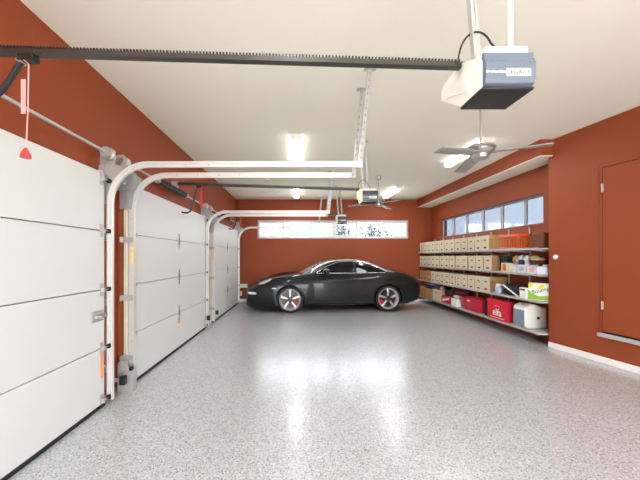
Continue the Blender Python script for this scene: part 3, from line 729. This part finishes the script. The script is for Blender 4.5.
# wheels
def wheel(ax, sd, wd):
    w = empty('wheel', (ax, 0, WR)); w.parent = car
    yo = .895 if ax < 2 else .918; yo = sd*yo; q = -sd  # q: inward
    def L(mb, prof, m, n=48, cap=False): mb.lathe([(r, yo+q*t) for r, t in prof], (0,0,0), m, n, axis='y', cap=cap)
    t = MB(); L(t, [(.262, .004), (.275, -.004), (.30, -.010), (.316, .0), (.324, .02), (WR, .05), (WR, wd-.04), (.31, wd), (.262, wd)], 'tyre', 64); t.build('tyre', w, ang=50)
    r = MB(); L(r, [(.228, .03), (.248, .012), (.262, .0), (.267, .004), (.267, .02), (.245, .04), (.235, wd-.02), (.225, wd-.02), (.225, .05)], 'rim', 64); r.build('rim', w)
    b = MB(); L(b, [(.228, .10), (.228, .104), (.02, .104), (.02, .10)], 'rimdark', 48, True); b.build('rim_barrel', w)
    d = MB(); L(d, [(.19, .085), (.19, .098), (.05, .098), (.05, .085)], 'disc', 40, True); d.build('brake_disc', w)
    c = MB(); rows = []
    a0 = math.radians(150 if ax < 2 else 160)+PI*0
    a0 = math.radians(-40) if ax < 2 else math.radians(215)
    for i in range(9):
        a = a0-.42+.84*i/8
        rows.append([Vector((math.cos(a)*rr, yo+q*tt, math.sin(a)*rr)) for rr, tt in ((.215, .10), (.215, .06), (.14, .055), (.135, .10))])
    c.grid(rows, 'caliper'); tag(c.build('brake_caliper', w), 'red brake caliper')
    sp = MB()
    for k in range(5):
        a = 2*PI*k/5+PI/2
        u = Vector((math.cos(a), 0, math.sin(a))); v = Vector((-math.sin(a), 0, math.cos(a)))
        ring = []
        for (rr, hw, dep) in ((.045, .018, .020), (.10, .019, .018), (.17, .027, .016), (.215, .032, .016), (.240, .030, .018)):
            ring.append([u*rr+v*(hw*e)+Vector((0, yo+q*(dep+ed), 0)) for e, ed in ((-1, .03), (-1, .008), (-.55, 0), (.55, 0), (1, .008), (1, .03))])
        sp.grid(ring, 'rim')
    sp.build('spokes', w)
    hb = MB(); L(hb, [(.066, .03), (.064, .012), (.05, .006), (.012, .004)], 'rimdark', 32, True); L(hb, [(.034, .006), (.032, 0), (.005, -.002)], 'rimdark', 24, True); hb.build('hub_cap', w)
for ax, wd in ((AX[0], .235), (AX[1], .285)):
    for sd in (-1, 1): wheel(ax, sd, wd)
for ob in car.children:
    if ob.type == 'MESH' and ob.name.split('.')[0] != 'wheel':
        for v in ob.data.vertices:
            if v.co.x > 3.75: v.co.x -= (v.co.x-3.75)*.12
            elif v.co.x < .62: v.co.x -= (.62-v.co.x)*.10
CS, CR = 1.055, math.radians(6)
car.scale = (CS, CS, CS); car.rotation_euler = (0, 0, CR)
# front near wheel contact lands at (-.26, 7.66)
fw = Matrix.Rotation(CR, 3, 'Z') @ Vector((AX[0]*CS, -.895*CS, 0))
car.location = Vector((-.225, 7.62, 0))-fw
# ------------------------------------------------------------------ shelving in the alcove
SF, SB = 3.82, 4.235
LV = [.205, .715, 1.155, 1.575]
Y0s, Y1s = 4.79, 9.63
root = tag(empty('shelving_unit', (SB, (Y0s+Y1s)/2, 0)), 'four-tier pale grey wall shelving hung from slotted uprights in the alcove', 'shelving')
ym = (Y0s+Y1s)/2; L = (Y1s-Y0s)/2
for z in LV:
    m = MB(); m.box(SF+.008-SB, -.012, -L, L, z-.022, z, 'shelf'); sh = m.build('shelf', root)
    m = MB(); m.box(SF-SB, SF+.008-SB, -L, L, z-.026, z+.006, 'shelf'); m.build('front_rail', sh, bevel=.002)
for k in range(9):
    y = 4.95+.55*k-ym
    if y > L: break
    m = MB(); m.box(-.012, .012, y-.013, y+.013, .12, 1.98, 'bracket'); m.build('upright', root, bevel=.002)
    for z in LV:
        m = MB(); m.prism([(-.012, z-.022), (-.012, z-.08), (-.06, z-.075), (SF-SB+.03, z-.034), (SF-SB+.03, z-.022)], 'y', y-.006, y+.006, 'bracket'); m.build('bracket', root)
# archive boxes
def archive_box(white=True):
    r = empty('archive_box'); W, H, D = .256, .30, .36
    c = 'boxw' if white else 'kraft'
    m = MB(); m.box(.004, .008, -W/2+.006, W/2-.006, 0, H-.05, c); m.box(.008, D-.006, -W/2+.006, W/2-.006, 0, H-.05, 'kraft' if white else c); m.build('body', r)
    m = MB(); m.box(0, .006, -W/2, W/2, H-.075, H, c); m.box(.006, D, -W/2, W/2, H-.075, H, 'kraft' if white else c); m.box(.004, D-.002, -W/2+.002, W/2-.002, H, H+.002, c); m.build('lid', r, bevel=.002)
    m = MB(); m.prism([(-.04, H-.085), (.04, H-.085), (.034, H-.108), (-.034, H-.108)], 'x', .0005, .0045, 'boxmark'); m.build('hand_hole', r)
    m = MB(); m.box(.0005, .0045, -.042, .042, .035, .066, 'boxmark'); m.build('label_print', r)
    return r
bw, bk = archive_box(), archive_box(False)
ORD = ['first', 'second', 'third', 'fourth', 'fifth', 'sixth', 'seventh', 'eighth', 'ninth', 'tenth', 'eleventh', 'twelfth', 'thirteenth', 'fourteenth']
used = set()
def place_box(y, z, label, group, white=True, dx=0, rz=0):
    src = bw if white else bk
    if src.name in used: o = copy_tree(src)
    else: o = src; used.add(src.name)
    o.location = (3.86+dx, y, z); o.rotation_euler = (0, 0, rz); tag(o, label, 'archive box', group)
def row(z, spec, shelf, group):
    y = 9.60
    for i, (gap, white) in enumerate(spec):
        y -= gap; yc = y-.131; y -= .262
        place_box(yc, z, '%s archive box on the %s shelf, %s from the back wall' % ('white' if white else 'brown card', shelf, ORD[i]), group, white, random.uniform(-.006, .01), random.uniform(-.012, .012))
    return y
g = lambda d, n, b=0: [(d.get(i, .006), i >= b) for i in range(n)]
e1 = row(LV[3], g({4: .016, 9: .02}, 13), 'top', 'archive boxes on the top shelf')
e2 = row(LV[2], g({8: .03, 10: .045, 12: .02, 7: .015}, 13), 'second highest', 'archive boxes on the second highest shelf')
e3 = row(LV[1], g({5: .012, 8: .04}, 13, 3), 'third highest', 'archive boxes on the third highest shelf')

def px(x, X=3.86): return X*300/(x-299)
# orange crate, top shelf
r = tag(empty('plastic_crate', (3.88, 5.545, LV[3])), 'orange lattice plastic crate at the near end of the top shelf', 'crate')
W, D, H = .50, .33, .27
def lattice(mb, p, q, z0, z1, n, k, m, t=.012):
    p = Vector(p); q = Vector(q)
    for i in range(n+1):
        c = p.lerp(q, i/n); mb.bar((c.x, c.y, z0), (c.x, c.y, z1), t, .008, m, up=tuple((q-p).normalized()))
    for j in range(k+1):
        z = z0+(z1-z0)*j/k; mb.bar((p.x, p.y, z), (q.x, q.y, z), .008, t, m)
for a, b, n in (((0, -W/2), (0, W/2), 8), ((D, -W/2), (D, W/2), 8), ((0, -W/2), (D, -W/2), 6), ((0, W/2), (D, W/2), 6)):
    m = MB(); lattice(m, (*a, 0), (*b, 0), .04, H-.04, n, 4, 'orange', .011)
    m.bar((*a, H-.022), (*b, H-.022), .02, .044, 'orange'); m.bar((*a, .022), (*b, .022), .016, .044, 'orange'); m.build('side_panel', r)
m = MB(); m.box(0, D, -W/2, W/2, 0, .01, 'orange'); m.build('base', r)
m = MB(); m.box(4.0, 4.22, 4.92, 5.2, LV[3], LV[3]+.26, 'brown'); o = tag(m.build('wicker_basket', bevel=.02, seg=3), 'dark brown basket behind the orange crate, beside the terracotta wall', 'basket')

def bottle(name, x, y, z, prof, mb, cap, mc, lab, cat, tilt=0):
    r = tag(empty(name, (x, y, z)), lab, cat); r.rotation_euler = (0, tilt, .2)
    m = MB(); m.lathe(prof, (0,0,0), mb, 20); m.build('bottle_body', r)
    m = MB(); m.lathe(cap, (0,0,0), mc, 16); m.build('cap', r)
    return r
# --- second shelf, near end
z = LV[2]
m = MB(); m.prism([(-.09, 0), (.09, 0), (.1, .27), (-.1, .27)], 'x', 0, .22, 'tote'); m.box(-.01, .23, -.108, .108, .27, .29, 'tote')
tag(m.build('storage_tub', bevel=.01, loc=(3.99, 5.87, z)), 'dark green storage tub beside the last archive box on the second shelf', 'tub')
r = tag(empty('carton', (3.835, 5.60, z)), 'small orange and cream carton in front of the dark green tub', 'carton')
m = MB(); m.box(0, .10, -.09, .09, 0, .165, 'beige'); m.build('carton_body', r, bevel=.003)
m = MB(); m.box(-.002, 0, -.045, .045, .02, .14, 'orange'); m.build('front_print', r)
def bin_(y0, y1, x0, x1, h, lab, fill):
    r = tag(empty('storage_bin', ((x0+x1)/2, (y0+y1)/2, z)), lab, 'bin', 'small clear plastic bins on the second shelf')
    a, b = (x1-x0)/2, (y1-y0)/2; t = .004
    m = MB(); m.box(-a, a, -b, b, 0, t, 'clear'); m.box(-a, -a+t, -b, b, t, h, 'clear'); m.box(a-t, a, -b, b, t, h, 'clear'); m.box(-a, a, -b, -b+t, t, h, 'clear'); m.box(-a, a, b-t, b, t, h, 'clear'); m.build('tub', r, bevel=.003)
    m = MB(); m.box(-a-.006, a+.006, -b-.006, -b+.004, h-.012, h, 'clear'); m.box(-a-.006, a+.006, b-.004, b+.006, h-.012, h, 'clear'); m.box(-a-.006, -a+.004, -b, b, h-.012, h, 'clear'); m.box(a-.004, a+.006, -b, b, h-.012, h, 'clear'); m.build('rim', r)
    m = MB(); m.box(-a-.0015, -a, -b*.45, b*.5, h*.25, h*.75, fill); m.build('label_print', r)
bin_(5.30, 5.49, 3.84, 4.05, .135, 'clear plastic bin next to the orange carton on the second shelf', 'paleyel')
bin_(5.08, 5.28, 3.84, 4.05, .14, 'clear plastic bin between two others on the second shelf', 'silver')
bin_(4.84, 5.06, 3.84, 4.05, .12, 'clear plastic bin nearest the terracotta wall on the second shelf', 'pink')
bottle('spray_bottle', 4.02, 5.53, z, [(.03, 0), (.035, .02), (.035, .12), (.015, .17), (.013, .2)], 'silver', [(.016, .195), (.018, .215), (.01, .23)], 'white', 'small silvery spray bottle behind the orange carton', 'bottle')
bottle('bottle', 4.13, 5.69, z, [(.05, 0), (.055, .02), (.055, .16), (.062, .2), (.065, .25), (.05, .28), (.02, .29)], 'gold', [(.022, .285), (.024, .3), (.012, .31)], 'gold', 'amber bulbous bottle behind the clear bins', 'bottle')
bottle('bottle', 4.13, 5.555, z, [(.055, 0), (.06, .02), (.06, .17), (.04, .22), (.03, .235)], 'blue', [(.055, .22), (.062, .25), (.05, .29), (.02, .31)], 'white', 'blue bottle with a large white cap behind the clear bins', 'bottle')
bottle('bottle', 4.13, 5.38, z, [(.045, 0), (.05, .02), (.05, .18), (.035, .235), (.03, .24)], 'whitefilm', [(.055, .22), (.06, .245), (.05, .27), (.03, .30), (.01, .31)], 'white', 'tall white bottle tilted behind the clear bins', 'bottle', -.18)
r = tag(empty('basket', (4.12, 5.17, z)), 'small brown basket with a pale yellow cloth on top', 'basket')
m = MB(); m.lathe([(.06, .12), (.08, .13), (.095, .2), (.1, .225), (.09, .225)], (0,0,0), 'brown', 24); m.lathe([(.055, 0), (.06, .12)], (0,0,0), 'beige', 20); m.build('basket_body', r)
m = MB(); m.ell((0, 0, .235), (.115, .13, .03), 'paleyel', 20, 8); m.ell((-.01, .06, .27), (.07, .06, .03), 'paleyel', 16, 8); m.build('cloth', r)
r = tag(empty('carton', (4.12, 4.96, z)), 'red and white carton against the terracotta wall on the second shelf', 'carton')
# --- third shelf, near end
z = LV[1]
bottle('jug', 3.92, 5.88, z, [(.06, 0), (.07, .01), (.07, .12), (.05, .15), (.04, .155)], 'silver', [(.05, .15), (.056, .165), (.05, .185), (.02, .19)], 'white', 'silver-blue jug with white lid beside the brown end of the archive boxes', 'jug')
m = MB(); m.ell((0, 0, .10), (.15, .24, .105), 'darkbag', 24, 14, .7); m.ell((-.03, .10, .17), (.08, .08, .05), 'darkbag', 16, 10); m.tube([(-.08, -.12, .17), (-.10, 0, .23), (-.08, .12, .18)], .01, 'darkbag', 8)
tag(m.build('tool_bag', loc=(4.04, 5.56, z)), 'soft black bag slumped on the third shelf', 'bag')
m = MB(); m.tube([(3.85, 5.66, z+.19), (3.845, 5.27, z+.02)], .013, 'white', 10); tag(m.build('tube_lamp'), 'white stick leaning across the front of the black bag', 'stick')
r = tag(empty('carton', (3.84, 5.155, z)), 'white carton with a dark slot beside the paper towel pack', 'carton')
m = MB(); m.box(0, .06, -.07, .07, 0, .19, 'whitefilm'); m.build('carton_body', r, bevel=.004)
m = MB(); m.box(-.002, 0, -.055, .055, .14, .17, 'boxmark'); m.build('slot', r)
r = tag(empty('paper_towel_pack', (3.865, 5.06, z), math.atan2(-.25, .14)), 'white, green and yellow paper towel pack on the third shelf', 'pack')
m = MB(); Wp, Hp = .36, .285
m.box(0, Wp, -.0, .15, 0, Hp, 'whitefilm'); m.build('wrap', r, bevel=.015, seg=3)
m = MB(); m.prism([(.004, .01), (Wp-.004, .01), (Wp-.004, .10), (.26, .085), (.15, .07), (.07, .10), (.004, .16)], 'y', -.002, .0, 'lime'); m.build('green_print', r)
m = MB(); m.prism([(.004, .20), (.07, .215), (.07, .275), (.004, .28)], 'y', -.002, 0, 'yellow'); m.prism([(.12, .18), (.16, .25), (.21, .27), (.23, .24), (.2, .19)], 'y', -.002, 0, 'yellow'); m.build('yellow_print', r)
text('brand_lettering', 'Bounty', .085, 'inkblue', r, (.17, -.003, .165), (PI/2, -.35, 0), .0006)
# --- bottom shelf
z = LV[0]
# appliance near the terracotta wall
r = tag(empty('printer', (3.86, 5.12, z)), 'white cased appliance with a grey front, like a printer, on the bottom shelf', 'appliance')
m = MB(); m.prism([(0, .05), (.0, .33), (.02, .37), (.10, .415), (.2, .405), (.3, .36), (.37, .35), (.37, 0), (.04, 0)], 'y', -.0, .29, 'applw'); m.build('casing', r, bevel=.018, seg=3)
m = MB(); m.box(-.008, .02, .015, .275, .03, .31, 'applg'); m.build('front_panel', r, bevel=.01)
m = MB(); m.box(.20, .245, -.003, .01, .16, .205, 'boxmark'); m.build('side_vent', r)
m = MB(); m.box(.05, .10, .10, .16, .385, .402, 'applg'); m.build('button_pad', r, bevel=.003)
m = MB(); m.prism([(.05, 0), (.05, .25), (.02, .3), (.02, .33), (.055, .34), (.075, .3), (.075, 0)], 'y', -.004, .0, 'applw'); m.build('side_bead', r, bevel=.002)
# red bag with lettering
r = tag(empty('carrier_bag', (3.85, 5.845, z)), 'red bag with white lettering on the bottom shelf', 'bag')
m = MB(); m.prism([(-.285, 0), (.285, 0), (.295, .40), (-.28, .385)], 'x', 0, .15, 'deepred'); m.build('bag_body', r, bevel=.01, seg=3)
text('lettering', 'elfa', .19, 'whitefilm', r, (-.002, -.01, .145), (PI/2, 0, -PI/2), .0008, bold=.002)
text('small_lettering', 'storage', .05, 'pink', r, (-.002, -.02, .275), (PI/2, 0, -PI/2), .0008)
m = MB(); m.box(-.0015, 0, -.22, .2, .035, .055, 'pink'); m.build('print_strip', r)
m = MB(); m.box(0, .30, -.05, .05, 0, .32, 'darkbag'); tag(m.build('tool_case', bevel=.015, seg=3, loc=(3.9, 6.27, z)), 'narrow black case standing beside the red bag with white lettering', 'case')
# red basket
r = tag(empty('laundry_basket', (4.03, 6.82, z)), 'crimson red tub on the bottom shelf', 'tub')
m = MB(); n = 32; rows = []
for (sx, sy, h) in ((.13, .34, 0), (.16, .38, .05), (.175, .40, .25), (.185, .415, .27), (.185, .415, .285), (.165, .395, .285), (.15, .37, .03)):
    rows.append([Vector((sx*math.copysign(abs(math.cos(2*PI*j/n))**.5, math.cos(2*PI*j/n)), sy*math.copysign(abs(math.sin(2*PI*j/n))**.5, math.sin(2*PI*j/n)), h)) for j in range(n+1)])
m.grid(rows, 'crimson'); m.add([rows[0][j] for j in range(n)], [list(range(n))], 'crimson'); m.build('tub', r)
m = MB(); m.box(-.19, -.178, -.05, .05, .22, .245, 'whitefilm'); m.build('handle', r, bevel=.003)
m = MB(); m.ell((-.0, .0, .27), (.13, .34, .05), 'deepred', 24, 8); m.build('cloth', r)
m = MB(); m.box(0, .12, -.13, .13, 0, .19, 'whitefilm'); tag(m.build('carton', bevel=.006, loc=(3.85, 7.46, z)), 'small white carton left of the crimson tub', 'carton')
m = MB(); m.box(0, .2, -.2, .2, 0, .27, 'greyfab'); tag(m.build('storage_box', bevel=.02, loc=(4.0, 7.46, z)), 'grey fabric box behind the small white carton', 'box')
m = MB(); m.ell((0, 0, .06), (.14, .24, .06), 'maroon', 20, 10, .8); m.ell((.0, -.1, .11), (.12, .17, .05), 'maroon', 20, 10, .8); tag(m.build('folded_blanket', loc=(4.06, 7.50, z+.27)), 'maroon blanket heaped on the grey fabric box', 'blanket')
m = MB(); m.ell((0, 0, .04), (.05, .13, .045), 'beige', 16, 8); tag(m.build('cloth', loc=(3.915, 7.45, z+.197)), 'beige rag on the small white carton', 'rag')
r = tag(empty('shoulder_bag', (3.86, 7.92, z)), 'red and white bag on the bottom shelf near the car', 'bag')
m = MB(); m.box(0, .2, -.22, .22, 0, .19, 'crimson'); m.build('bag_body', r, bevel=.03, seg=3)
m = MB(); m.prism([(-.20, .16), (.16, .10), (.16, .05), (-.20, .12)], 'x', -.003, .0, 'whitefilm'); m.build('white_band', r)
m = MB(); m.ell((0, 0, .08), (.09, .13, .08), 'teal', 18, 10); tag(m.build('ball', loc=(4.03, 8.0, z+.19)), 'dark teal bundle on the red and white bag', 'bundle')
m = MB(); m.bar((0, .12, .0), (0, -.20, .2), .05, .06, 'black', up=(1,0,0)); m.bar((0, .12, .0), (0, .16, .12), .05, .05, 'black', up=(1,0,0)); tag(m.build('power_drill', bevel=.01, loc=(3.88, 7.78, z+.21)), 'black power tool lying on the red and white bag', 'tool')
r = tag(empty('card_box', (3.86, 8.43, z)), 'pale card box with a dark hand hole on the bottom shelf', 'box')
m = MB(); m.box(0, .3, -.23, .23, 0, .31, 'boxw'); m.build('body', r, bevel=.004)
m = MB(); m.box(-.002, 0, -.02, .06, .2, .24, 'boxmark'); m.build('hand_hole', r)
m = MB(); m.ell((0, 0, .055), (.06, .07, .055), 'pink', 16, 10); tag(m.build('soft_toy', loc=(3.95, 8.275, z+.312)), 'pinkish white ball on the pale card box', 'ball')
m = MB(); m.box(0, .22, -.16, .1, 0, .10, 'navy'); tag(m.build('tool_case', bevel=.015, loc=(3.88, 8.52, z+.312)), 'dark case on top of the pale card box', 'case')
m = MB(); m.box(0, .32, -.22, .22, 0, .29, 'kraft'); tag(m.build('card_box', bevel=.004, loc=(3.86, 8.93, z)), 'brown card box under the navy tray on the bottom shelf', 'box')
r = tag(empty('tray', (3.85, 8.93, z+.291)), 'navy tray with a pale lid on the brown card box', 'tray')
m = MB(); m.box(0, .3, -.24, .24, 0, .12, 'navy'); m.build('tray_body', r, bevel=.01)
m = MB(); m.box(-.01, .31, -.25, .25, .12, .14, 'silver'); m.build('lid', r, bevel=.005)
m = MB(); m.box(0, .34, -.2, .2, 0, .31, 'kraft'); tag(m.build('card_box', bevel=.004, loc=(3.87, 9.40, z)), 'brown card box against the back wall on the bottom shelf', 'box')
# red and white carton parts (second shelf)
r = [o for o in bpy.data.objects if o.name.startswith('carton') and o.get('label', '').startswith('red and white')][0]
m = MB(); m.box(-.09, .09, -.06, .0, 0, .15, 'whitefilm'); m.build('carton_body', r, bevel=.003)
m = MB(); m.box(-.04, .091, -.061, .0, .05, .12, 'red'); m.build('red_print', r)

# ------------------------------------------------------------------ outside the rear window
struct(MB().box(-30, 30, YB+.25, 60, -.35, -.15, 'ground').box(-30, 30, -40, YF-.3, -.35, -.15, 'ground').build('ground_outside'))  # front strip is an unseen forecourt that bounces daylight through the opening
def tree(x, y, h, r0, lab):
    r = tag(empty('tree', (x, y, -.15)), lab, 'tree', 'pale trees beyond the rear window')
    m = MB(); m.tube([(0, 0, 0), (.05, 0, h*.3), (-.03, 0, h*.6), (0, 0, h*.85)], [.12, .09, .06, .03], 'bark', 8)
    for k in range(7):
        a = k*2.4; m.tube([(0, 0, h*(.35+.06*k)), (math.cos(a)*r0*.7, math.sin(a)*r0*.7, h*(.5+.06*k))], [.035, .012], 'bark', 6)
    m.build('trunk', r)
    m = MB(); rnd = random.Random(int(x*100))
    for k in range(2600):
        u = Vector((rnd.gauss(0, 1), rnd.gauss(0, 1), rnd.gauss(0, 1))).normalized()*(rnd.random()**.4)
        c = Vector((u.x*r0, u.y*r0, h*.66+u.z*h*.34)); a = Vector((rnd.uniform(-1,1), rnd.uniform(-1,1), rnd.uniform(-1,1))).normalized(); b = a.orthogonal().normalized()
        s = rnd.uniform(.05, .10); m.add([c-a*s, c-b*s*.5, c+a*s, c+b*s*.5], [(0,1,2,3)], 'leaf')
    m.build('crown', r, weld=False, smooth=False)
tree(4.35, 18, 4.6, .95, 'pale tree seen through the fifth pane of the rear window')
tree(2.75, 19, 4.2, .75, 'pale tree seen through the fourth pane of the rear window')
tree(6.3, 22, 3.7, .7, 'pale tree seen through the last pane of the rear window')
tree(1.3, 21, 3.0, .6, 'low pale tree seen through the third pane of the rear window')
m = MB(); m.lathe([(.55, 0), (.55, 2.35), (.5, 2.6), (.36, 2.82), (.18, 2.95), (.02, 2.98)], (-.55, 16.5, -.15), 'tank', 28); tag(m.build('water_tank'), 'grey domed tank outside the second pane of the rear window', 'tank')

# ------------------------------------------------------------------ light, sky, camera
w = bpy.data.worlds.new('sky'); scn.world = w; w.use_nodes = True
nt = w.node_tree; bg = nt.nodes['Background']
bg.inputs['Color'].default_value = (.90, .95, 1, 1); bg.inputs['Strength'].default_value = 14
sd = bpy.data.lights.new('sun', 'SUN'); sd.energy = 15; sd.angle = .02; sd.color = (1, .99, .97)  # sun added so the forecourt throws light up onto the ceiling
so = bpy.data.objects.new('sun', sd); col.objects.link(so); so.rotation_euler = Vector((.55, .12, -1)).to_track_quat('-Z', 'Y').to_euler()
cam = bpy.data.cameras.new('camera'); co = bpy.data.objects.new('camera', cam); col.objects.link(co)
co.location = (0, 0, 1.43); co.rotation_euler = (PI/2, 0, 0)
cam.sensor_width = 36; cam.lens = 300/640*36; cam.shift_x = 21/640; cam.shift_y = 17/640; cam.clip_start = .05
scn.camera = co
scn.view_settings.view_transform = 'Standard'; scn.view_settings.look = 'None'; scn.view_settings.gamma = 1
scn.view_settings.use_curve_mapping = False
scn.view_settings.exposure = -.02
